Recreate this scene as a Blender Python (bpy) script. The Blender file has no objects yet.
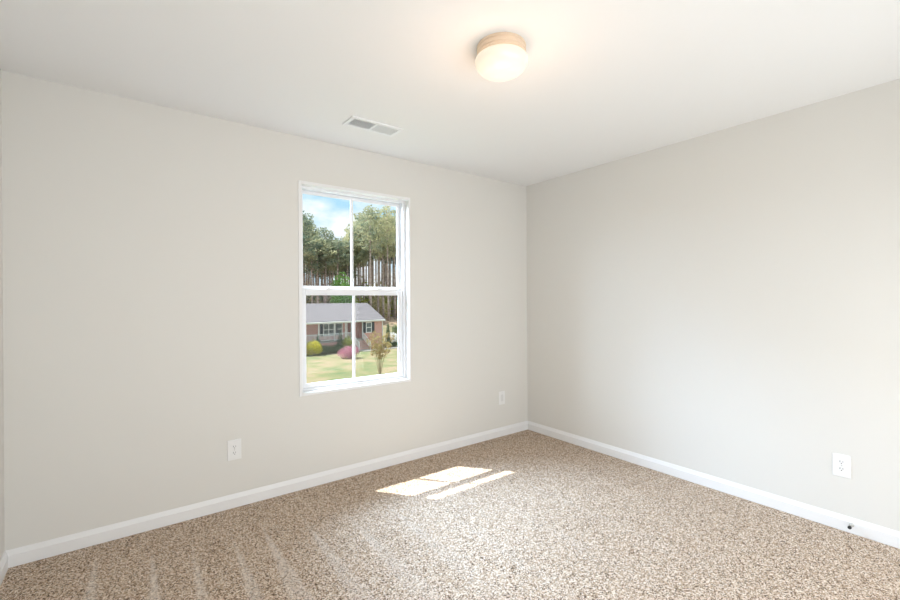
import bpy, bmesh, math, random
import numpy as np
from mathutils import Vector, Matrix

random.seed(7)
rng = np.random.default_rng(7)
S = bpy.context.scene
COL = S.collection
PI = math.pi

# ------------------------------------------------------------------ camera
RX = Vector((0.80087694, -0.59880508, -0.00534841))
UP = Vector((0.00515872, -0.00203209, 0.99998463))
FW = Vector((0.59880674, 0.80089222, -0.00146161))
CAM = Vector((-3.2147, -3.00623, 1.30638))
FPX = 430.99
cd = bpy.data.cameras.new('camera')
cam = bpy.data.objects.new('camera', cd)
COL.objects.link(cam)
cam.matrix_world = Matrix(((RX.x, UP.x, -FW.x, CAM.x), (RX.y, UP.y, -FW.y, CAM.y), (RX.z, UP.z, -FW.z, CAM.z), (0, 0, 0, 1)))
cd.sensor_width = 36
cd.lens = FPX / 900 * 36
cd.clip_start = 0.02
cd.clip_end = 600
S.camera = cam

# ------------------------------------------------------------------ exposure
S.view_settings.view_transform = 'Standard'
S.view_settings.look = 'None'
S.view_settings.gamma = 1
S.view_settings.use_curve_mapping = False
S.view_settings.exposure = 0.23
SUN = 9.0
WORLD = 0.95
SKYFILL_W = 4800      # added area panels outside the window, boosting the skylight in the room
REAR_W = 60       # added fill lamp in front of the solid wall behind the camera
SHADE_E = 0.52     # opal glass of the ceiling lamp
GLOW_FILL_W = 3.0

# ------------------------------------------------------------------ world
w = bpy.data.worlds.new('sky')
S.world = w
w.use_nodes = True
nt = w.node_tree
nt.nodes.clear()
out = nt.nodes.new('ShaderNodeOutputWorld')
bg = nt.nodes.new('ShaderNodeBackground')
bg.inputs[1].default_value = WORLD
tc = nt.nodes.new('ShaderNodeTexCoord')
mp = nt.nodes.new('ShaderNodeMapping')
mp.inputs['Scale'].default_value = (1, 1, 2.2)
mp.inputs['Location'].default_value = (0.35, 0.2, 0.1)
no = nt.nodes.new('ShaderNodeTexNoise')
no.inputs['Scale'].default_value = 6.5
no.inputs['Detail'].default_value = 5
no.inputs['Roughness'].default_value = 0.5
rp = nt.nodes.new('ShaderNodeValToRGB')
rp.color_ramp.elements[0].position = 0.38
rp.color_ramp.elements[0].color = (0.45, 0.74, 0.95, 1)
rp.color_ramp.elements[1].position = 0.56
rp.color_ramp.elements[1].color = (1.0, 1.03, 1.06, 1)
nt.links.new(tc.outputs['Generated'], mp.inputs[0])
nt.links.new(mp.outputs[0], no.inputs['Vector'])
nt.links.new(no.outputs['Fac'], rp.inputs[0])
nt.links.new(rp.outputs[0], bg.inputs[0])
nt.links.new(bg.outputs[0], out.inputs[0])


# ------------------------------------------------------------------ lights
def light(name, kind, energy, color, loc, direction, **kw):
    ld = bpy.data.lights.new(name, kind)
    ld.energy = energy
    ld.color = color
    for k, v in kw.items():
        setattr(ld, k, v)
    o = bpy.data.objects.new(name, ld)
    COL.objects.link(o)
    o.location = loc
    o.rotation_euler = Vector(direction).to_track_quat('-Z', 'Y').to_euler()
    return o


light('sun', 'SUN', SUN, (1.0, 0.98, 0.96), (-10, 15, 25), (0.37, -0.496, -1.0), angle=0.009)
SKYFILL_LOC = Vector((-3.6, 5.6, 6.3))
light('sky_fill_panel', 'AREA', SKYFILL_W, (0.55, 0.74, 1.0), SKYFILL_LOC, Vector((-1.8, 0, 1.3)) - SKYFILL_LOC,
      shape='RECTANGLE', size=8.0, size_y=4.5)  # added panel out of view, strengthens the skylight entering by the window
SIDELOC = Vector((-8.5, 6.2, 4.6))
light('side_fill_panel', 'AREA', SKYFILL_W * 0.34, (0.66, 0.80, 1.0), SIDELOC, Vector((-1.8, 0, 1.3)) - SIDELOC,
      shape='RECTANGLE', size=7.0, size_y=5.0)  # second added panel, throws more cool light on the right-hand wall
light('rear_fill', 'AREA', REAR_W, (0.925, 0.965, 1.0), (-1.85, -3.7, 1.2), (0, 1, 0.2),
      shape='RECTANGLE', size=3.6, size_y=2.1)  # added fill lamp, brightens the whole room from behind the camera

light('right_wall_fill', 'AREA', 9, (0.925, 0.965, 1.0), (-2.5, -3.46, 1.15), (0.6, 1, 0.1),
      shape='RECTANGLE', size=1.3, size_y=2.0)  # added fill lamp behind the camera, lifts the right-hand wall


# ------------------------------------------------------------------ materials
def mat(name, color, rough=0.6, metal=0.0, bump=None, noise=None, spec=0.4, coat=0.0):
    m = bpy.data.materials.new(name)
    m.use_nodes = True
    t = m.node_tree
    b = t.nodes['Principled BSDF']
    b.inputs['Base Color'].default_value = (*color, 1)
    b.inputs['Roughness'].default_value = rough
    b.inputs['Metallic'].default_value = metal
    b.inputs['Specular IOR Level'].default_value = spec
    b.inputs['Coat Weight'].default_value = coat
    if bump or noise:
        c = t.nodes.new('ShaderNodeTexCoord')
    if noise:      # (scale, second colour, low, high)
        n = t.nodes.new('ShaderNodeTexNoise')
        n.inputs['Scale'].default_value = noise[0]
        n.inputs['Detail'].default_value = 4
        r = t.nodes.new('ShaderNodeValToRGB')
        r.color_ramp.elements[0].position = noise[2]
        r.color_ramp.elements[0].color = (*color, 1)
        r.color_ramp.elements[1].position = noise[3]
        r.color_ramp.elements[1].color = (*noise[1], 1)
        t.links.new(c.outputs['Object'], n.inputs['Vector'])
        t.links.new(n.outputs['Fac'], r.inputs[0])
        t.links.new(r.outputs[0], b.inputs['Base Color'])
    if bump:       # (scale, strength, distance)
        n2 = t.nodes.new('ShaderNodeTexNoise')
        n2.inputs['Scale'].default_value = bump[0]
        n2.inputs['Detail'].default_value = 3
        bp = t.nodes.new('ShaderNodeBump')
        bp.inputs['Strength'].default_value = bump[1]
        bp.inputs['Distance'].default_value = bump[2]
        t.links.new(c.outputs['Object'], n2.inputs['Vector'])
        t.links.new(n2.outputs['Fac'], bp.inputs['Height'])
        t.links.new(bp.outputs[0], b.inputs['Normal'])
    return m


M_wall = mat('wall_paint', (0.75, 0.735, 0.695), 0.55, bump=(140, 0.12, 0.001), spec=0.25)
M_ceil = mat('ceiling_paint', (0.86, 0.86, 0.85), 0.9, bump=(90, 0.15, 0.001), spec=0.1)
M_trim = mat('white_trim_paint', (0.85, 0.85, 0.85), 0.35)
M_vinyl = mat('white_vinyl', (0.84, 0.85, 0.87), 0.35)
M_plate = mat('outlet_plastic', (0.86, 0.86, 0.85), 0.3)
M_slot = mat('slot_dark', (0.05, 0.05, 0.05), 0.6)
M_screw = mat('screw_metal', (0.6, 0.6, 0.58), 0.35, 0.8)
M_nickel = mat('nickel_warm_glow', (0.85, 0.68, 0.52), 0.38, 0.45)  # peach tone has the bowl's reflected warm glow put into it
M_black = mat('black_rubber', (0.03, 0.03, 0.03), 0.6)
M_ventw = mat('vent_enamel', (0.86, 0.87, 0.88), 0.4)
M_duct = mat('duct_galvanised', (0.80, 0.82, 0.84), 0.6, 0.0)
M_siding = mat('siding', (0.62, 0.60, 0.56), 0.7)

# opal lamp glass: it is the lit lamp
M_shade = bpy.data.materials.new('opal_glass_lit')
M_shade.use_nodes = True
b = M_shade.node_tree.nodes['Principled BSDF']
b.inputs['Base Color'].default_value = (0.5, 0.47, 0.42, 1)
b.inputs['Roughness'].default_value = 0.2
b.inputs['Emission Color'].default_value = (1.0, 0.84, 0.64, 1)
b.inputs['Emission Strength'].default_value = SHADE_E

# window glass: clear, thin, reflecting a little
M_glass = bpy.data.materials.new('window_glass')
M_glass.use_nodes = True
t = M_glass.node_tree
t.nodes.clear()
o_ = t.nodes.new('ShaderNodeOutputMaterial')
mx = t.nodes.new('ShaderNodeMixShader')
tr = t.nodes.new('ShaderNodeBsdfTransparent')
tr.inputs[0].default_value = (0.97, 0.985, 0.98, 1)
gl = t.nodes.new('ShaderNodeBsdfGlossy')
gl.inputs['Roughness'].default_value = 0.02
mx.inputs[0].default_value = 0.012
t.links.new(tr.outputs[0], mx.inputs[1])
t.links.new(gl.outputs[0], mx.inputs[2])
t.links.new(mx.outputs[0], o_.inputs[0])

# carpet: frieze pile of mixed yarns
M_carpet = bpy.data.materials.new('frieze_carpet')
M_carpet.use_nodes = True
t = M_carpet.node_tree
b = t.nodes['Principled BSDF']
b.inputs['Roughness'].default_value = 0.95
b.inputs['Specular IOR Level'].default_value = 0.05
b.inputs['Sheen Weight'].default_value = 0.0
b.inputs['Sheen Roughness'].default_value = 0.6
c = t.nodes.new('ShaderNodeTexCoord')
vo = t.nodes.new('ShaderNodeTexVoronoi')
vo.inputs['Scale'].default_value = 225
vo.inputs['Randomness'].default_value = 1
sep = t.nodes.new('ShaderNodeSeparateColor')
rp = t.nodes.new('ShaderNodeValToRGB')
rp.color_ramp.interpolation = 'LINEAR'
e = rp.color_ramp.elements
e[0].position = 0.0; e[0].color = (0.07, 0.045, 0.03, 1)
e[1].position = 1.0; e[1].color = (0.86, 0.77, 0.67, 1)
for pos, cc in ((0.14, (0.12, 0.08, 0.055)), (0.26, (0.39, 0.275, 0.19)), (0.55, (0.54, 0.41, 0.30)), (0.82, (0.75, 0.63, 0.52))):
    n = e.new(pos); n.color = (*cc, 1)
at = t.nodes.new('ShaderNodeAttribute')
at.attribute_name = 'brushed_sheen'
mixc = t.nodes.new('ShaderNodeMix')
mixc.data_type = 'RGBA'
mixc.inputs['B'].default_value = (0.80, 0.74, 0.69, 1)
t.links.new(c.outputs['Object'], vo.inputs['Vector'])
t.links.new(vo.outputs['Color'], sep.inputs[0])
t.links.new(sep.outputs[0], rp.inputs[0])
t.links.new(at.outputs['Fac'], mixc.inputs['Factor'])
t.links.new(rp.outputs[0], mixc.inputs['A'])
t.links.new(mixc.outputs['Result'], b.inputs['Base Color'])


def leaf_mat(name, c1, c2, scale=1.5, trans=0.35):
    m = bpy.data.materials.new(name)
    m.use_nodes = True
    t = m.node_tree
    t.nodes.clear()
    o = t.nodes.new('ShaderNodeOutputMaterial')
    d = t.nodes.new('ShaderNodeBsdfDiffuse')
    tl = t.nodes.new('ShaderNodeBsdfTranslucent')
    mix = t.nodes.new('ShaderNodeMixShader')
    mix.inputs[0].default_value = trans
    c = t.nodes.new('ShaderNodeTexCoord')
    n = t.nodes.new('ShaderNodeTexNoise')
    n.inputs['Scale'].default_value = scale
    n.inputs['Detail'].default_value = 3
    oi = t.nodes.new('ShaderNodeObjectInfo')
    ad = t.nodes.new('ShaderNodeMath')
    ad.operation = 'MULTIPLY_ADD'
    ad.inputs[1].default_value = 0.35
    r = t.nodes.new('ShaderNodeValToRGB')
    r.color_ramp.elements[0].position = 0.45
    r.color_ramp.elements[0].color = (*c1, 1)
    r.color_ramp.elements[1].position = 0.85
    r.color_ramp.elements[1].color = (*c2, 1)
    t.links.new(c.outputs['Object'], n.inputs['Vector'])
    t.links.new(oi.outputs['Random'], ad.inputs[0])
    t.links.new(n.outputs['Fac'], ad.inputs[2])
    t.links.new(ad.outputs[0], r.inputs[0])
    t.links.new(r.outputs[0], d.inputs[0])
    t.links.new(r.outputs[0], tl.inputs[0])
    t.links.new(d.outputs[0], mix.inputs[1])
    t.links.new(tl.outputs[0], mix.inputs[2])
    t.links.new(mix.outputs[0], o.inputs[0])
    return m


M_needle = leaf_mat('pine_needles', (0.18, 0.25, 0.20), (0.62, 0.60, 0.38), 0.7, 0.4)
M_bark = mat('pine_bark', (0.28, 0.20, 0.17), 0.9, noise=(2.5, (0.60, 0.50, 0.45), 0.35, 0.7))
M_yellow = leaf_mat('yellow_leaves', (0.62, 0.56, 0.05), (0.70, 0.66, 0.12), 3)
M_lime = leaf_mat('lime_leaves', (0.22, 0.28, 0.04), (0.42, 0.42, 0.09), 3)
M_pink = leaf_mat('pink_blossom', (0.45, 0.16, 0.23), (0.60, 0.36, 0.42), 3)
M_dark = leaf_mat('dark_leaves', (0.06, 0.10, 0.05), (0.16, 0.22, 0.12), 3)
M_mid = leaf_mat('hedge_leaves', (0.12, 0.17, 0.08), (0.28, 0.32, 0.18), 3)
M_bright = leaf_mat('bright_leaves', (0.12, 0.30, 0.06), (0.22, 0.42, 0.10), 1)
M_tan = leaf_mat('tan_leaves', (0.42, 0.33, 0.17), (0.66, 0.58, 0.34), 1)
M_myrtle = leaf_mat('bronze_leaves', (0.36, 0.20, 0.12), (0.46, 0.42, 0.18), 2.5)
M_whitefl = leaf_mat('white_blossom', (0.7, 0.72, 0.72), (0.8, 0.8, 0.8), 3)
M_stem = mat('shrub_stem', (0.42, 0.33, 0.22), 0.8)
M_concrete = mat('concrete', (0.42, 0.39, 0.34), 0.85, noise=(3, (0.36, 0.33, 0.29), 0.4, 0.7))
M_white = mat('painted_white_wood', (0.80, 0.80, 0.79), 0.5)
M_shutter = mat('dark_shutter_paint', (0.04, 0.05, 0.06), 0.5)
M_pane = mat('house_window_glass', (0.10, 0.13, 0.15), 0.05, spec=0.8)
M_doorp = mat('house_door_paint', (0.25, 0.10, 0.08), 0.4)


def brick_mat():
    m = bpy.data.materials.new('red_brick')
    m.use_nodes = True
    t = m.node_tree
    b = t.nodes['Principled BSDF']
    b.inputs['Roughness'].default_value = 0.85
    c = t.nodes.new('ShaderNodeTexCoord')
    s1 = t.nodes.new('ShaderNodeSeparateXYZ')
    ad = t.nodes.new('ShaderNodeMath'); ad.operation = 'ADD'
    cb = t.nodes.new('ShaderNodeCombineXYZ')
    br = t.nodes.new('ShaderNodeTexBrick')
    br.inputs['Scale'].default_value = 1
    br.inputs['Brick Width'].default_value = 0.215
    br.inputs['Row Height'].default_value = 0.075
    br.inputs['Mortar Size'].default_value = 0.006
    br.inputs['Color1'].default_value = (0.56, 0.25, 0.21, 1)
    br.inputs['Color2'].default_value = (0.70, 0.37, 0.32, 1)
    br.inputs['Mortar'].default_value = (0.62, 0.56, 0.5, 1)
    t.links.new(c.outputs['Object'], s1.inputs[0])
    t.links.new(s1.outputs[0], ad.inputs[0])
    t.links.new(s1.outputs[1], ad.inputs[1])
    t.links.new(ad.outputs[0], cb.inputs[0])
    t.links.new(s1.outputs[2], cb.inputs[1])
    t.links.new(cb.outputs[0], br.inputs['Vector'])
    t.links.new(br.outputs['Color'], b.inputs['Base Color'])
    return m


def shingle_mat():
    m = bpy.data.materials.new('grey_shingles')
    m.use_nodes = True
    t = m.node_tree
    b = t.nodes['Principled BSDF']
    b.inputs['Roughness'].default_value = 0.9
    b.inputs['Specular IOR Level'].default_value = 0.1
    c = t.nodes.new('ShaderNodeTexCoord')
    br = t.nodes.new('ShaderNodeTexBrick')
    br.inputs['Scale'].default_value = 1
    br.inputs['Brick Width'].default_value = 0.9
    br.inputs['Row Height'].default_value = 0.16
    br.inputs['Mortar Size'].default_value = 0.012
    br.inputs['Color1'].default_value = (0.165, 0.155, 0.165, 1)
    br.inputs['Color2'].default_value = (0.215, 0.20, 0.21, 1)
    br.inputs['Mortar'].default_value = (0.16, 0.15, 0.16, 1)
    t.links.new(c.outputs['Object'], br.inputs['Vector'])
    t.links.new(br.outputs['Color'], b.inputs['Base Color'])
    return m


def lawn_mat():
    m = bpy.data.materials.new('patchy_lawn')
    m.use_nodes = True
    t = m.node_tree
    b = t.nodes['Principled BSDF']
    b.inputs['Roughness'].default_value = 0.95
    b.inputs['Specular IOR Level'].default_value = 0.05
    c = t.nodes.new('ShaderNodeTexCoord')
    n = t.nodes.new('ShaderNodeTexNoise')
    n.inputs['Scale'].default_value = 0.5
    n.inputs['Detail'].default_value = 7
    n.inputs['Roughness'].default_value = 0.62
    r = t.nodes.new('ShaderNodeValToRGB')
    e = r.color_ramp.elements
    e[0].position = 0.36; e[0].color = (0.125, 0.16, 0.08, 1)
    e[1].position = 0.64; e[1].color = (0.27, 0.215, 0.145, 1)
    k = e.new(0.5); k.color = (0.20, 0.195, 0.105, 1)
    # pine straw covers the ground under the trees, past the end of the grass
    s = t.nodes.new('ShaderNodeSeparateXYZ')
    mr = t.nodes.new('ShaderNodeMapRange')
    mr.inputs['From Min'].default_value = 56
    mr.inputs['From Max'].default_value = 58
    mx = t.nodes.new('ShaderNodeMix'); mx.data_type = 'RGBA'
    mx.inputs['B'].default_value = (0.34, 0.24, 0.17, 1)
    t.links.new(c.outputs['Object'], n.inputs['Vector'])
    t.links.new(n.outputs['Fac'], r.inputs[0])
    t.links.new(c.outputs['Object'], s.inputs[0])
    t.links.new(s.outputs[1], mr.inputs['Value'])
    t.links.new(mr.outputs[0], mx.inputs['Factor'])
    t.links.new(r.outputs[0], mx.inputs['A'])
    t.links.new(mx.outputs['Result'], b.inputs['Base Color'])
    return m


M_brick = brick_mat()
M_shingle = shingle_mat()
M_lawn = lawn_mat()


# ------------------------------------------------------------------ mesh helpers
class MB:
    def __init__(self):
        self.v = []
        self.f = []

    def add(self, vs, fs):
        n = len(self.v)
        self.v += [tuple(x) for x in vs]
        self.f += [tuple(i + n for i in f) for f in fs]
        return self

    def box(self, x0, x1, y0, y1, z0, z1, T=None):
        vs = [Vector((x, y, z)) for z in (z0, z1) for y in (y0, y1) for x in (x0, x1)]
        if T is not None:
            vs = [T @ v for v in vs]
        return self.add(vs, [(0, 2, 3, 1), (4, 5, 7, 6), (0, 1, 5, 4), (2, 6, 7, 3), (0, 4, 6, 2), (1, 3, 7, 5)])

    def bar(self, a, b, t, d=None):          # square bar between two points
        a, b = Vector(a), Vector(b)
        L = (b - a).length
        q = (b - a).to_track_quat('Z', 'Y').to_matrix().to_4x4()
        q.translation = a
        d = d or t
        return self.box(-t / 2, t / 2, -d / 2, d / 2, 0, L, q)

    def tube(self, pts, radii, n=8, cap=True):
        pts = [Vector(p) for p in pts]
        rings = []
        vs = []
        for i, p in enumerate(pts):
            d = (pts[min(i + 1, len(pts) - 1)] - pts[max(i - 1, 0)]).normalized()
            q = d.to_track_quat('Z', 'Y')
            for k in range(n):
                a = 2 * PI * k / n
                vs.append(p + q @ Vector((math.cos(a) * radii[i], math.sin(a) * radii[i], 0)))
        fs = []
        for i in range(len(pts) - 1):
            for k in range(n):
                a, b_ = i * n + k, i * n + (k + 1) % n
                fs.append((a, b_, b_ + n, a + n))
        if cap:
            fs.append(tuple(reversed(range(n))))
            fs.append(tuple((len(pts) - 1) * n + k for k in range(n)))
        return self.add(vs, fs)

    def lathe(self, prof, n=48, T=None):     # (radius, z) pairs about z
        vs, fs = [], []
        for r, z in prof:
            for k in range(n):
                a = 2 * PI * k / n
                v = Vector((r * math.cos(a), r * math.sin(a), z))
                vs.append(T @ v if T else v)
        for i in range(len(prof) - 1):
            for k in range(n):
                a, b_ = i * n + k, i * n + (k + 1) % n
                fs.append((a, b_, b_ + n, a + n))
        return self.add(vs, fs)

    def build(self, name, m, parent=None, smooth=False, bevel=0, loc=None):
        me = bpy.data.meshes.new(name)
        me.from_pydata(self.v, [], self.f)
        me.materials.append(m)
        bm = bmesh.new()
        bm.from_mesh(me)
        bmesh.ops.recalc_face_normals(bm, faces=bm.faces)
        bm.to_mesh(me)
        bm.free()
        if smooth:
            me.polygons.foreach_set('use_smooth', [True] * len(me.polygons))
        o = bpy.data.objects.new(name, me)
        COL.objects.link(o)
        if parent:
            o.parent = parent
        if loc is not None:
            o.location = loc
        if bevel:
            md = o.modifiers.new('bevel', 'BEVEL')
            md.width = bevel
            md.segments = 2
            md.limit_method = 'ANGLE'
        return o


def tag(o, label, cat, group=None, kind=None):
    o['label'] = label
    o['category'] = cat
    if group:
        o['group'] = group
    if kind:
        o['kind'] = kind
    return o


def empty(name, loc=(0, 0, 0), rz=0, parent=None):
    o = bpy.data.objects.new(name, None)
    o.empty_display_size = 0.1
    COL.objects.link(o)
    o.location = loc
    o.rotation_euler = (0, 0, rz)
    if parent:
        o.parent = parent
    return o


def struct(o):
    o['kind'] = 'structure'
    return o


def copy_tree(o, parent=None):
    c = o.copy()
    COL.objects.link(c)
    c.parent = parent
    for ch in list(o.children):
        copy_tree(ch, c)
    return c


# ------------------------------------------------------------------ the room
W, D, H = 3.705, 3.75, 2.44
WX0, WX1, WZ0, WZ1 = -2.270, -1.370, 0.641, 2.134      # window opening in the wall
T = 0.15                                               # wall thickness

m = MB()
m.box(-W - T, WX0, 0, T, -0.05, H)
m.box(WX1, T, 0, T, -0.05, H)
m.box(WX0, WX1, 0, T, -0.05, WZ0)
m.box(WX0, WX1, 0, T, WZ1, H)
struct(m.build('wall_window', M_wall))
struct(MB().box(0, T, -D - T, 0, -0.05, H).build('wall_right', M_wall))
struct(MB().box(-W - T, -W, -D - T, 0, -0.05, H).build('wall_left', M_wall))
m = MB()                                               # wall behind the camera, without openings
m.box(-W, 0, -D - T, -D, -0.05, H)
struct(m.build('wall_rear', M_wall))
struct(MB().box(-W - T, T, -D - T, T, H, H + 0.12).build('ceiling', M_ceil))

# floor: carpet pile as a finely dimpled mesh
nx, ny = 560, 568
gx = np.linspace(-W, 0, nx)
gy = np.linspace(-D, 0, ny)
X, Y = np.meshgrid(gx, gy)
h = rng.random((ny, nx))
k2 = rng.random((ny // 3 + 2, nx // 3 + 2)).repeat(3, 0).repeat(3, 1)[:ny, :nx]
hm = 0.6 * h + 0.4 * k2
Z = hm * 0.0035 - 0.003
Xj = X + (rng.random(X.shape) - .5) * 0.003
Yj = Y + (rng.random(X.shape) - .5) * 0.003
Xj[:, 0] = -W; Xj[:, -1] = 0; Yj[0] = -D; Yj[-1] = 0
# strokes left in the pile by the vacuum cleaner: narrow wedges that widen into the room, their sheen painted as paler colour
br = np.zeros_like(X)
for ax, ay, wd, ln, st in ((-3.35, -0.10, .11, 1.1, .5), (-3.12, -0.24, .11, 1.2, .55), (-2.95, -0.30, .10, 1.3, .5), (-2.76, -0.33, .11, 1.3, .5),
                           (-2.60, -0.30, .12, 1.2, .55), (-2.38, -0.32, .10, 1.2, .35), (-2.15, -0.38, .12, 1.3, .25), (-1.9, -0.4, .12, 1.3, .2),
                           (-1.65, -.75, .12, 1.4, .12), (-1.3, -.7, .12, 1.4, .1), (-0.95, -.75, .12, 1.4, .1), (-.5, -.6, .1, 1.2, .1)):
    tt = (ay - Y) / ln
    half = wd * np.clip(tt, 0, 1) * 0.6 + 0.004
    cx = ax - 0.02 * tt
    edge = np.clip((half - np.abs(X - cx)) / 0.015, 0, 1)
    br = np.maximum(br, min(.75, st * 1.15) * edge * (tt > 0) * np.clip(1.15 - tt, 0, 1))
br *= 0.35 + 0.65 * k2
idx = np.arange(nx * ny).reshape(ny, nx)
quads = np.stack([idx[:-1, :-1], idx[:-1, 1:], idx[1:, 1:], idx[1:, :-1]], -1).reshape(-1, 4)
me = bpy.data.meshes.new('floor')
me.vertices.add(nx * ny)
me.vertices.foreach_set('co', np.stack([Xj, Yj, Z], -1).astype(np.float32).ravel())
me.loops.add(quads.size)
me.loops.foreach_set('vertex_index', quads.astype(np.int32).ravel())
me.polygons.add(len(quads))
me.polygons.foreach_set('loop_start', (np.arange(len(quads)) * 4).astype(np.int32))
me.polygons.foreach_set('loop_total', np.full(len(quads), 4, np.int32))
me.update(calc_edges=True)
me.validate()
a = me.attributes.new('brushed_sheen', 'FLOAT', 'POINT')
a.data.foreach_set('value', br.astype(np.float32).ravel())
me.polygons.foreach_set('use_smooth', [True] * len(me.polygons))
me.materials.append(M_carpet)
fl = bpy.data.objects.new('floor', me)
COL.objects.link(fl)
struct(fl)

# baseboards with a stepped top edge
PROF = [(0, 0), (0.015, 0), (0.015, 0.059), (0.0125, 0.0615), (0.0065, 0.077), (0.004, 0.083), (0, 0.083)]


def baseboard(name, a, b, nrm, cut0, cut1):
    a, b, nrm = Vector(a), Vector(b), Vector(nrm)
    d = (b - a).normalized()
    vs, fs = [], []
    for (p, s, c) in ((a, 1, cut0), (b, -1, cut1)):
        for (o, z) in PROF:
            vs.append(p + nrm * o + Vector((0, 0, z)) + d * s * (o if c else 0))
    n = len(PROF)
    for i in range(n):
        j = (i + 1) % n
        fs.append((i, j, j + n, i + n))
    fs += [tuple(range(n)), tuple(reversed(range(n, 2 * n)))]
    o = MB().add(vs, fs).build(name, M_trim)
    return struct(o)


baseboard('baseboard_window', (-W, 0, 0), (0, 0, 0), (0, -1, 0), 1, 1)
baseboard('baseboard_right', (0, 0, 0), (0, -D, 0), (-1, 0, 0), 1, 1)
baseboard('baseboard_left', (-W, 0, 0), (-W, -D, 0), (1, 0, 0), 1, 1)
baseboard('baseboard_rear', (-W, -D, 0), (0, -D, 0), (0, 1, 0), 1, 1)

# the outside of this house around the window: eave that shades the upper sash
m = MB()
m.box(-W - 1.5, 1.5, T, 0.56, 2.565, 2.60)
m.box(-W - 1.5, 1.5, 0.55, 0.574, 2.55, 2.72)
struct(m.build('trim_1', M_white))

# ------------------------------------------------------------------ window
win = struct(empty('window_1', ((WX0 + WX1) / 2, 0, WZ0)))
win['label'] = 'white single-hung window with a vertical bar in each sash'


def wbox(m, x0, x1, y0, y1, z0, z1):     # world coordinates into the window's own
    return m.box(x0 - win.location.x, x1 - win.location.x, y0, y1, z0 - WZ0, z1 - WZ0)


def ring(m, x0, x1, z0, z1, y0, y1, l, r, b_, t_):
    wbox(m, x0, x0 + l, y0, y1, z0, z1)
    wbox(m, x1 - r, x1, y0, y1, z0, z1)
    wbox(m, x0 + l, x1 - r, y0, y1, z0, z0 + b_)
    wbox(m, x0 + l, x1 - r, y0, y1, z1 - t_, z1)
    return m


# painted jamb liner, flush with the wall face
ring(MB(), WX0, WX1, WZ0, WZ1, -0.006, 0.075, .022, .0145, .020, .021).build('jamb_liner', M_trim, win, bevel=.0015)
# vinyl frame
fx0, fx1, fz0, fz1 = -2.248, -1.3845, 0.661, 2.113
m = MB()
ring(m, fx0, fx1, fz0, fz1, 0.052, 0.145, .022, .022, .016, .016)
m.build('window_frame', M_vinyl, win, bevel=.0015)
# lower sash (inner track) and upper sash (outer track)
ix0, ix1 = fx0 + .024, fx1 - .024
MIDX = -1.8225


def sash(name, z0, z1, y0, y1, st, sr, br_, tr_, mid):
    s = ring(MB(), ix0, ix1, z0, z1, y0, y1, st, sr, br_, tr_).build(name, M_vinyl, win, bevel=.002)
    yc = (y0 + y1) / 2
    wbox(MB(), ix0 + st - .004, ix1 - sr + .004, yc - .002, yc + .002, z0 + br_ - .004, z1 - tr_ + .004).build('pane', M_glass, s)
    wbox(MB(), mid - .009, mid + .009, yc - .008, yc + .008, z0 + br_, z1 - tr_).build('muntin', M_vinyl, s, bevel=.001)
    g = MB()
    ring(g, ix0 + st, ix1 - sr, z0 + br_, z1 - tr_, yc - .009, yc + .003, .005, .005, .005, .005)
    g.build('glazing_bead', M_vinyl, s)
    return s


low = sash('lower_sash', fz0 + .018, 1.386, .060, .084, .020, .032, .026, .040, -1.832)
upp = sash('upper_sash', 1.360, fz1 - .018, .098, .122, .012, .020, .046, .018, -1.828)
for lx in (-2.03, -1.62):                       # sash locks on the meeting rail
    g = MB()
    wbox(g, lx - .026, lx + .026, .060, .084, 1.386, 1.390)
    wbox(g, lx - .016, lx + .010, .062, .078, 1.390, 1.398)
    wbox(g, lx - .006, lx + .024, .066, .074, 1.398, 1.403)
    g.build('sash_lock', M_vinyl, low, bevel=.001)


# ------------------------------------------------------------------ ceiling light
LX, LY = -1.865, -1.596
lamp = tag(empty('ceiling_light', (LX, LY, H)), 'round flush-mount ceiling light with glowing opal glass bowl', 'ceiling light')
m = MB()
m.lathe([(0, 0), (.108, 0), (.110, -.004), (.110, -.010), (.106, -.013), (.106, -.019), (.110, -.022), (.110, -.030), (.106, -.033),
         (.106, -.038), (.109, -.041), (.109, -.046), (.104, -.048), (0, -.048)], 64)
m.build('base', M_nickel, lamp, smooth=False)
pr = [(.100, -.047), (.109, -.050), (.1165, -.058), (.1185, -.068), (.1165, -.080), (.108, -.096), (.093, -.110), (.072, -.121), (.046, -.128), (.02, -.131), (0.0001, -.1315)]
m = MB().lathe(pr, 64)
shade = m.build('lamp_shade', M_shade, lamp, smooth=True)
# added unseen point lamp below the bowl, spreads its warm glow on the ceiling
lo = light('bowl_glow_fill', 'POINT', GLOW_FILL_W, (1.0, 0.64, 0.42), (LX, LY, H - 0.38), (0, 0, -1), shadow_soft_size=0.12, specular_factor=0.0)

# ------------------------------------------------------------------ ceiling vent
vent = tag(empty('ceiling_vent', (-1.925, -0.455, H)), 'white rectangular louvred air register in the ceiling near the window', 'vent')
VW, VD = .180, .078
m = MB()
for (x0, x1, y0, y1) in ((-VW, -VW + .024, -VD, VD), (VW - .024, VW, -VD, VD), (-VW + .024, VW - .024, -VD, -VD + .024), (-VW + .024, VW - .024, VD - .024, VD)):
    m.box(x0, x1, y0, y1, -.009, 0)
m.box(-.008, .008, -VD + .024, VD - .024, -.007, -.001)
m.build('frame', M_ventw, vent, bevel=.002)
MB().box(-VW + .02, VW - .02, -VD + .02, VD - .02, -.0015, -.0005).build('backing', M_duct, vent)
for sgn in (-1, 1):
    m = MB()
    for i in range(13):
        x = sgn * (.016 + i * .0108)
        Tm = Matrix.Translation((x, 0, -.006)) @ Matrix.Rotation(sgn * math.radians(-35), 4, 'Y')
        m.box(-.0008, .0008, -VD + .024, VD - .024, -.0045, .0045, Tm)
    m.build('louver', M_ventw, vent)


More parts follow.
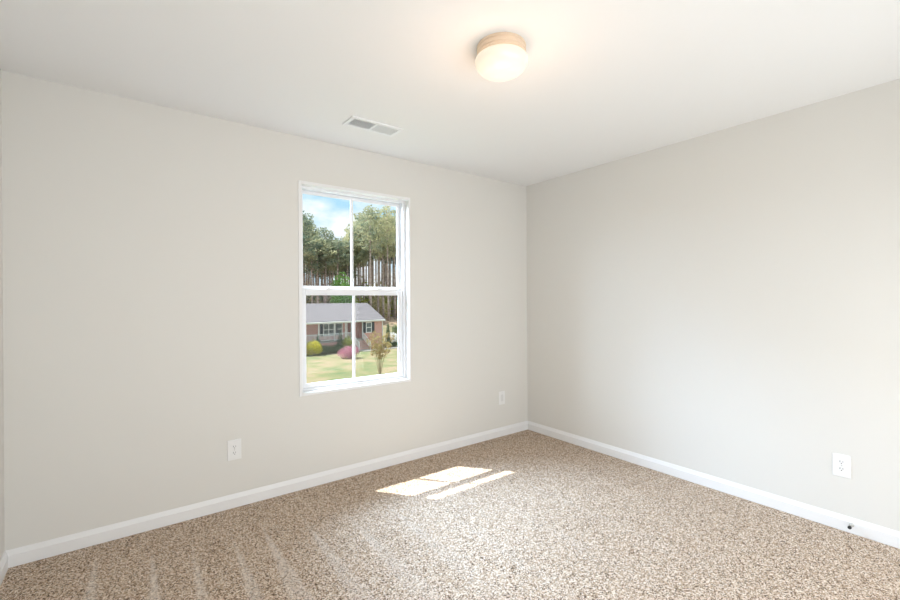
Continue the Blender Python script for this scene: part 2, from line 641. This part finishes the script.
# ------------------------------------------------------------------ wall plates
def outlet(loc, rz, label):
    r = tag(empty('outlet', loc, rz), label, 'wall outlet')
    MB().box(-.040, .040, -.006, 0, -.0635, .0635).build('cover_plate', M_plate, r, bevel=.0025)
    for s in (-1, 1):
        g = MB()
        vs, fs = [], []
        n = 28
        for y in (-.0085, -.005):
            for k in range(n):
                a_ = 2 * PI * k / n
                vs.append((max(-.0145, min(.0145, .0175 * math.cos(a_))), y, s * .0195 + .0145 * math.sin(a_)))
        fs = [tuple(range(n)), tuple(reversed(range(n, 2 * n)))] + [(k, (k + 1) % n, (k + 1) % n + n, k + n) for k in range(n)]
        rec = g.add(vs, fs).build('receptacle', M_plate, r)
        q = MB()
        q.box(-.0075, -.0052, -.0089, -.0082, s * .0195 - .001, s * .0195 + .0085)
        q.box(.0052, .0072, -.0089, -.0082, s * .0195, s * .0195 + .0075)
        q.tube([(0, -.0089, s * .0195 - .0065), (0, -.0082, s * .0195 - .0065)], [.0026, .0026], 10)
        q.build('socket_slots', M_slot, rec)
    MB().tube([(0, -.0078, 0), (0, -.005, 0)], [.0032, .0032], 14).build('screw', M_screw, r)
    return r


outlet((-2.679, 0, .362), 0, 'white duplex outlet on the window wall, left of the window')
outlet((0, -2.382, .360), -PI / 2, 'white duplex outlet on the right-hand wall')
pl = tag(empty('data_plate', (-.357, 0, .363)), 'small white wall plate with one tall insert, near the room corner', 'wall plate')
MB().box(-.038, .038, -.006, 0, -.0625, .0625).build('cover_plate', M_plate, pl, bevel=.0025)
MB().box(-.0165, .0165, -.0078, -.005, -.033, .033).build('insert', mat('insert_plastic', (0.74, 0.74, 0.73), .35), pl, bevel=.001)
for s in (-1, 1):
    MB().tube([(0, -.0072, s * .048), (0, -.005, s * .048)], [.003, .003], 12).build('screw', M_screw, pl)

# door stop on the right-hand baseboard
ds = tag(empty('door_stop', (-.014, -2.425, .048), 0), 'small door stop with dark rubber tip on the right-hand baseboard', 'door stop')
R90 = Matrix.Rotation(-PI / 2, 4, 'Y')
MB().lathe([(0.0001, 0), (.011, 0), (.011, .003), (.006, .007), (.0001, .007)], 20, R90).build('base', M_screw, ds, smooth=False)
pts, rad = [], []
for i in range(90):
    a_ = i * 2 * PI / 9
    pts.append((-.006 - i * .00040, .0045 * math.cos(a_), .0045 * math.sin(a_)))
    rad.append(.0010)
MB().tube(pts, rad, 5).build('spring', M_screw, ds, smooth=True)
MB().lathe([(0.0001, .040), (.0075, .040), (.0085, .043), (.0085, .052), (.006, .055), (.0001, .055)], 20, R90).build('rubber_tip', M_black, ds, smooth=False)

# ------------------------------------------------------------------ outdoors: ground
GZ = -4.85


def gh(x, y):
    # level lawn, then a slow rise to the woods
    return GZ + 2.9 * (lambda t: t * t * (3 - 2 * t))(min(1, max(0, (y - 48) / 13))) + 0.05 * math.sin(x * .21) * math.cos(y * .17)


xs = np.linspace(-90, 170, 131)
ys = np.linspace(2, 190, 141)
m = MB()
m.v = [(x, y, gh(x, y)) for y in ys for x in xs]
for j in range(len(ys) - 1):
    for i in range(len(xs) - 1):
        a_ = j * len(xs) + i
        m.f.append((a_, a_ + 1, a_ + 1 + len(xs), a_ + len(xs)))
lawn = m.build('lawn', M_lawn, smooth=True)
struct(lawn)

# ------------------------------------------------------------------ neighbour's house
HC = Vector((23.4, 47.6, gh(23.4, 47.6)))
HR = math.radians(8)
house = tag(empty('brick_house', HC, HR), 'one-storey red brick house with grey shingle roof across the lawn', 'house')


def part(m, name, material, parent=house, label=None, **kw):
    o = m.build(name, material, parent, **kw)
    if label:
        o['label'] = label
    return o


SL, SR = -15.0, 0.17           # ends of the house
EH = 3.45
m = MB()
m.box(-2.78, SR, 0, 7.0, -.4, EH)
m.box(SL, -2.78, 1.5, 7.0, -.4, EH)
# gable ends
for x in (SL, SR - .12):
    m.add([(x, 0.2, EH), (x, 6.8, EH), (x, 3.5, 5.6), (x + .12, 0.2, EH), (x + .12, 6.8, EH), (x + .12, 3.5, 5.6)],
          [(0, 1, 2), (3, 5, 4), (0, 3, 4, 1), (1, 4, 5, 2), (2, 5, 3, 0)])
part(m, 'brick_wall', M_brick)


def roof_slab(y0, z0, y1, z1, th=.14):
    vs = []
    for x in (SL - .35, SR):
        vs += [(x, y0, z0), (x, y1, z1), (x, y1, z1 - th), (x, y0, z0 - th)]
    return MB().add(vs, [(0, 1, 2, 3), (7, 6, 5, 4), (0, 4, 5, 1), (1, 5, 6, 2), (2, 6, 7, 3), (3, 7, 4, 0)])


r1 = part(roof_slab(-.5, 3.66, 3.5, 5.72), 'roof', M_shingle)
part(roof_slab(7.5, 3.66, 3.5, 5.72), 'roof', M_shingle)
m = MB()
m.box(SL - .3, SR - .02, -.52, -.44, 3.40, 3.58)
m.box(SL - .3, SR + .15, -.50, 1.45, 3.38, 3.42)
part(m, 'eave_board', M_white)
part(MB().tube([(SL - .3, -.58, 3.53), (SR, -.58, 3.53)], [.06, .06], 8), 'gutter', M_white)
part(MB().box(SR - .10, SR - .02, -.09, -.005, 0, 3.40), 'downspout', M_white)
# porch floor, posts, railings
m = MB()
m.box(SL, -2.78, -.02, 1.5, 1.08, 1.24)
part(m, 'porch_floor', M_concrete)
part(MB().box(SL, -2.78, .0, .1, -.3, 1.08), 'porch_wall', M_brick)
posts = [-14.6, -12.4, -10.9, -8.87, -6.79, -5.30, -4.50, -2.90]
for x in posts:
    part(MB().box(x - .055, x + .055, 0.0, .11, 1.24, 3.40), 'porch_post', M_white)
for i in range(len(posts) - 1):
    a_, b_ = posts[i] + .055, posts[i + 1] - .055
    if abs(posts[i] + 4.50) < .01:
        continue
    m = MB()
    m.box(a_, b_, .02, .09, 2.06, 2.14)
    m.box(a_, b_, .03, .08, 1.34, 1.40)
    n = max(2, int((b_ - a_) / .16))
    for k in range(1, n):
        x = a_ + (b_ - a_) * k / n
        m.box(x - .022, x + .022, .035, .075, 1.40, 2.06)
    part(m, 'porch_railing', M_white)
# front steps and their sloping rails
m = MB()
for k in range(6):
    m.box(-4.45, -2.95, -.27 * (k + 1), -.27 * k, -.2, 1.24 - .2 * (k + 1) + .0)
part(m, 'front_steps', M_brick)
m = MB()
for k in range(6):
    m.box(-4.47, -2.93, -.27 * (k + 1) - .02, -.27 * k, 1.24 - .2 * (k + 1), 1.24 - .2 * (k + 1) + .045)
part(m, 'step_tread', M_concrete)
for x in (-4.50, -2.90):
    m = MB()
    m.bar((x, 0, 2.06), (x, -1.6, 0.98), .07, .09)
    m.bar((x, 0, 1.40), (x, -1.6, 0.32), .05, .06)
    m.box(x - .05, x + .05, -1.68, -1.58, -.1, 1.10)
    for k in range(1, 9):
        yy = -1.6 * k / 9
        m.box(x - .02, x + .02, yy - .02, yy + .02, 1.40 + yy * .675, 2.06 + yy * .675)
    part(m, 'stair_railing', M_white)


def house_window(x0, x1, z0, z1, y, shutters=True, n=2):
    f = MB()
    f.box(x0, x1, y - .05, y + .02, z0, z0 + .09)
    f.box(x0, x1, y - .05, y + .02, z1 - .09, z1)
    wd = (x1 - x0 - .09) / n
    for k in range(n + 1):
        xx = x0 + k * wd
        f.box(xx, xx + .09, y - .05, y + .02, z0 + .09, z1 - .09)
    zc = (z0 + z1) / 2
    f.box(x0 + .09, x1 - .09, y - .04, y + .02, zc - .04, zc + .04)
    fo = part(f, 'house_window', M_white)
    for k in range(n):
        xx = x0 + k * wd + .09
        MB().box(xx, xx + wd - .09, y - .015, y, z0 + .09, z1 - .09).build('pane', M_pane, fo)
    if shutters:
        for xx in (x0 - .42, x1 + .03):
            s = MB()
            s.box(xx, xx + .39, y - .05, y - .005, z0, z1)
            for q in range(18):
                zz = z0 + .08 + q * (z1 - z0 - .16) / 18
                s.box(xx + .04, xx + .35, y - .065, y - .05, zz, zz + .03)
            part(s, 'shutter', M_shutter)


house_window(-2.42, -1.56, 1.95, 3.30, 0, True, 1)
house_window(-7.55, -6.05, 1.75, 3.30, 1.5, True, 2)
house_window(-12.6, -11.4, 1.75, 3.30, 1.5, True, 2)
d_ = part(MB().box(-4.3, -3.3, 1.43, 1.5, 1.24, 3.3), 'door_frame', M_white)
MB().box(-4.22, -3.38, 1.41, 1.44, 1.24, 3.22).build('door_panel', M_doorp, d_)
house_window(-5.9, -4.9, 1.75, 3.30, 1.5, False, 1)

# concrete walk along the front lawn to the steps
wk = MB()
Mh = Matrix.Translation(HC) @ Matrix.Rotation(HR, 4, 'Z')
wk.box(-4.6, 14, -2.9, -1.75, -.05, .05, Mh)
wk.box(-4.4, -3.0, -1.75, -1.6, -.05, .05, Mh)
struct(wk.build('path', M_concrete))


# ------------------------------------------------------------------ plants
def leaves_mesh(name, blobs, n, size, m, flat=0.0):
    """blobs: (x,y,z, rx,ry,rz); n leaf faces shared by volume, each a small bent leaf in its own direction."""
    w_ = np.array([b[3] * b[4] + b[3] * b[5] for b in blobs])
    cnt = np.maximum(6, (n * w_ / w_.sum()).astype(int))
    P = []
    for b_, c_ in zip(blobs, cnt):
        d = rng.normal(size=(c_, 3))
        d /= np.linalg.norm(d, axis=1)[:, None]
        r = 0.55 + 0.45 * rng.random(c_) ** .5
        r *= 1 + 0.10 * rng.normal(size=c_)
        P.append(np.array(b_[:3]) + d * r[:, None] * np.array(b_[3:6]))
    P = np.concatenate(P)
    k = len(P)
    a = rng.normal(size=(k, 3)); a[:, 2] *= (1 - flat); a /= np.linalg.norm(a, axis=1)[:, None]
    b = rng.normal(size=(k, 3)); b -= (a * b).sum(1)[:, None] * a; b /= np.linalg.norm(b, axis=1)[:, None]
    s = size * (0.7 + 0.6 * rng.random(k))[:, None]
    V = np.stack([P - a * s, P - b * s * .45, P + a * s, P + b * s * .45], 1).reshape(-1, 3)
    me = bpy.data.meshes.new(name)
    me.vertices.add(len(V))
    me.vertices.foreach_set('co', V.astype(np.float32).ravel())
    me.loops.add(4 * k)
    me.loops.foreach_set('vertex_index', np.arange(4 * k, dtype=np.int32))
    me.polygons.add(k)
    me.polygons.foreach_set('loop_start', (np.arange(k) * 4).astype(np.int32))
    me.polygons.foreach_set('loop_total', np.full(k, 4, np.int32))
    me.update(calc_edges=True)
    me.materials.append(m)
    o = bpy.data.objects.new(name, me)
    COL.objects.link(o)
    return o


def shrub(name, x, y, rx, hh, m, label, cat='shrub', group=None, n=1500, size=.07, lumps=9, pointed=False):
    z = gh(x, y)
    r = tag(empty(name, (x, y, z)), label, cat, group)
    bl = []
    if pointed:
        for i in range(7):
            f = i / 6
            rr = rx * (1.0 - f) ** .7 * (1 if i else .85) + .05
            bl.append((0, 0, .2 * hh * .5 + f * hh * .85, rr, rr, hh * .14))
    else:
        bl.append((0, 0, hh * .52, rx * .82, rx * .82, hh * .5))
        for i in range(lumps):
            a_ = 2 * PI * i / lumps + random.random()
            rr = rx * (.45 + .15 * random.random())
            bl.append((math.cos(a_) * rx * .55, math.sin(a_) * rx * .55, hh * (.30 + .35 * random.random()), rr, rr, hh * .34))
    f = leaves_mesh('foliage', bl, n, size, m)
    f.parent = r
    g = MB()
    for i in range(5):
        a_ = 2 * PI * i / 5
        g.tube([(0.04 * math.cos(a_), .04 * math.sin(a_), -.1), (rx * .3 * math.cos(a_), rx * .3 * math.sin(a_), hh * .45)], [.03, .015], 5)
    g.build('stem', M_stem, r)
    return r


shrub('yellow_shrub', 13.4, 44.6, .95, 1.7, M_yellow, 'rounded bright yellow shrub before the porch, left pane', n=2200)
shrub('pink_azalea', 15.5, 40.0, 1.1, 1.3, M_pink, 'pink flowering azalea on the lawn, cut by the window bar', n=2600)
shrub('lime_shrub', 17.75, 45.3, .75, 1.9, M_lime, 'yellow-green upright shrub behind the pink azalea', n=1600)
shrub('hedge_shrub', 15.0, 45.0, 0.85, 1.05, M_mid, 'low dark green hedge shrub under the white porch railing, nearer the yellow bush', group='clipped shrubs under the porch', n=1400)
shrub('hedge_shrub', 16.5, 45.2, 0.8, 1.0, M_mid, 'low dark green hedge shrub under the white porch railing, nearer the lime bush', group='clipped shrubs under the porch', n=1400)
shrub('evergreen_shrub', 14.2, 45.6, .45, 2.1, M_dark, 'dark upright evergreen between yellow shrub and porch window', n=1200, pointed=True)
shrub('evergreen_shrub', 17.05, 46.0, .48, 2.4, M_dark, 'dark upright evergreen right of the porch window', n=1200, pointed=True)
shrub('arborvitae', 24.35, 47.6, .42, 3.1, M_dark, 'narrow dark conical arborvitae at the right corner of the brick house', n=1800, pointed=True)
shrub('white_shrub', 26.2, 49.9, 0.95, 1.45, M_whitefl, 'white blossoming shrub in the lawn beyond the brick house corner', n=2200)
shrub('dark_shrub', 24.9, 46.8, .42, .65, M_dark, 'small dark green shrub beside the concrete walk, nearer the house', group='small shrubs by the walk', n=500)
shrub('dark_shrub', 25.1, 44.9, .42, .6, M_dark, 'small dark green shrub at the far right end of the concrete walk', group='small shrubs by the walk', n=500)
shrub('dark_shrub', 28.3, 52.8, .45, 1.6, M_dark, 'dark bushy shrub standing behind the white blossoming shrub', n=600)
shrub('laurel_bush', 23.2, 59.7, 1.9, 7.4, M_bright, 'bright green leafy bush at the edge of the pine wood', cat='bush', n=3000, size=.2)

# crape myrtle on the near lawn: a vase of slim stems under bronze leaves
mx_, my_ = 13.5, 29.1
cm = tag(empty('crape_myrtle', (mx_, my_, gh(mx_, my_))), 'slender multi-stemmed young tree with bronze leaves on near lawn', 'tree')
bl = []
for i in range(15):
    a_ = 2 * PI * i / 15 + random.random() * .4
    sp = .3 + .75 * random.random()
    tp = 2.3 + 1.3 * random.random()
    g = MB()
    g.tube([(.05 * math.cos(a_), .05 * math.sin(a_), -.1), (.35 * sp * math.cos(a_), .35 * sp * math.sin(a_), tp * .45),
            (sp * math.cos(a_ + .2), sp * math.sin(a_ + .2), tp)], [.02, .014, .006], 6)
    g.build('stem', M_stem, cm)
    for q in range(3):
        f = .6 + .2 * q
        bl.append((sp * f * math.cos(a_ + .1) + .1 * random.uniform(-1, 1), sp * f * math.sin(a_ + .1), tp * (f * .9 + .08), .2, .2, .22))
leaves_mesh('foliage', bl, 2600, .06, M_myrtle).parent = cm


# pines
def pine(hh, seed, conic=False):
    random.seed(seed)
    r = empty('pine_tree')
    g = MB()
    lean = random.uniform(-.25, .25)
    pts = [(lean * f * f, .2 * math.sin(f * 3 + seed) * f, -0.6 + f * (hh * .97 + .6)) for f in (0, .2, .4, .6, .8, 1)]
    g.tube(pts, [.21, .18, .155, .13, .09, .03], 8)
    bl = []
    b2 = g
    lo_ = (.58, .66, .74, .62)[seed - 1]
    for i in range(38):
        f = lo_ + (1 - lo_) * (i + .5) / 38
        a_ = i * 2.4 + random.random()
        L = (2.2 * math.sin(min(1, (1.04 - f) / (1 - lo_) * 1.15 + .12) * PI * .55)) * random.uniform(.55, 1.1)
        z = f * hh
        x0 = lean * f * f
        ex, ey, ez = x0 + L * math.cos(a_), L * math.sin(a_), z + L * random.uniform(.05, .35)
        b2.tube([(x0, 0, z - .1), (ex, ey, ez)], [.045, .015], 4, cap=False)
        bl.append((ex, ey, ez, .75, .75, .42))
        if L > 1.3:
            bl.append((x0 + .55 * (ex - x0), .55 * ey, z + .55 * (ez - z), .6, .6, .35))
    bl.append((lean, 0, hh, .55, .55, .7))
    for i in range(5):      # dead lower limbs
        f = .25 + .05 * i
        a_ = random.random() * 6.28
        b2.tube([(lean * f * f, 0, f * hh), (1.2 * math.cos(a_), 1.2 * math.sin(a_), f * hh + .3)], [.03, .01], 4, cap=False)
    g.build('trunk', M_bark, r, smooth=True)
    leaves_mesh('foliage', bl, 1800, .22, M_needle).parent = r
    return r


HTP = 20.0
protos = [pine(HTP, s) for s in (1, 2, 3, 4)]
used = [False] * 4
random.seed(11)


def heading(px, dep):
    return CAM + FW * dep + RX * ((px - 450) / FPX * dep)


SKY = [(-80, 215), (296, 213), (303, 211), (310, 222), (316, 233), (325, 228), (332, 238), (340, 234), (348, 230), (356, 218), (363, 209), (371, 206),
       (377, 213), (383, 211), (388, 207), (394, 213), (402, 212), (700, 215)]


def skyline(px):
    for (a_, ya), (b_, yb) in zip(SKY, SKY[1:]):
        if a_ <= px <= b_:
            return ya + (yb - ya) * (px - a_) / (b_ - a_)
    return 215


def put_pine(px, dep, ytop, label, group=None):
    P = heading(px, dep)
    z = gh(P.x, P.y)
    top = CAM.z + (299 - ytop) / FPX * dep
    k = random.randrange(4)
    o = protos[k] if not used[k] else copy_tree(protos[k])
    used[k] = True
    s = (top - z) / (HTP + .4)
    sx = random.uniform(.85, 1.1)
    o.location = (P.x, P.y, z)
    o.scale = (sx, sx, s)
    o.rotation_euler = (0, 0, random.random() * 6.28)
    tag(o, label, 'tree', group)
    return o


GL = 'tall slender pine among the crowded wood behind the brick house'
put_pine(303, 66, 211, 'tall pine at the far left edge of the window view, crown above its neighbours')
put_pine(371, 68, 205.5, 'tallest pine, its rounded crown topping the right-hand pane')
put_pine(388.5, 70, 206.5, 'tall pine with narrow crown near the right edge of the window')
put_pine(326, 72, 227, 'pine whose rounded crown stands highest in the middle of the left pane')
for i in range(150):
    px = 60 + i * 3.9 + random.uniform(-2, 2) if i < 60 else (290 + (i - 60) * 1.25 + random.uniform(-1, 1) if i < 150 else 0)
    dep = random.uniform(70, 104)
    y = skyline(px) + random.uniform(2, 16) + (6 if i % 3 == 0 else 0)
    put_pine(px, dep, y, GL, 'pine wood behind the brick house')

# young broadleaf growth under the pines
for i in range(34):
    px = 285 + i * 3.7 + random.uniform(-2, 2)
    dep = random.uniform(74, 98)
    P = heading(px, dep)
    hh = random.uniform(3.0, 8.0)
    mt = random.choice((M_tan, M_mid, M_lime, M_tan))
    nm = {'tan_leaves': ('tan', 'undergrowth with tan leaves'), 'hedge_leaves': ('dull green', 'dull green undergrowth'), 'lime_leaves': ('yellow-green', 'yellow-green undergrowth')}[mt.name]
    shrub('undergrowth_bush', P.x, P.y, random.uniform(1.4, 2.4), hh, mt, nm[0] + ' undergrowth bush at the foot of the pine trunks', 'bush', nm[1], n=450, size=.28, lumps=6)
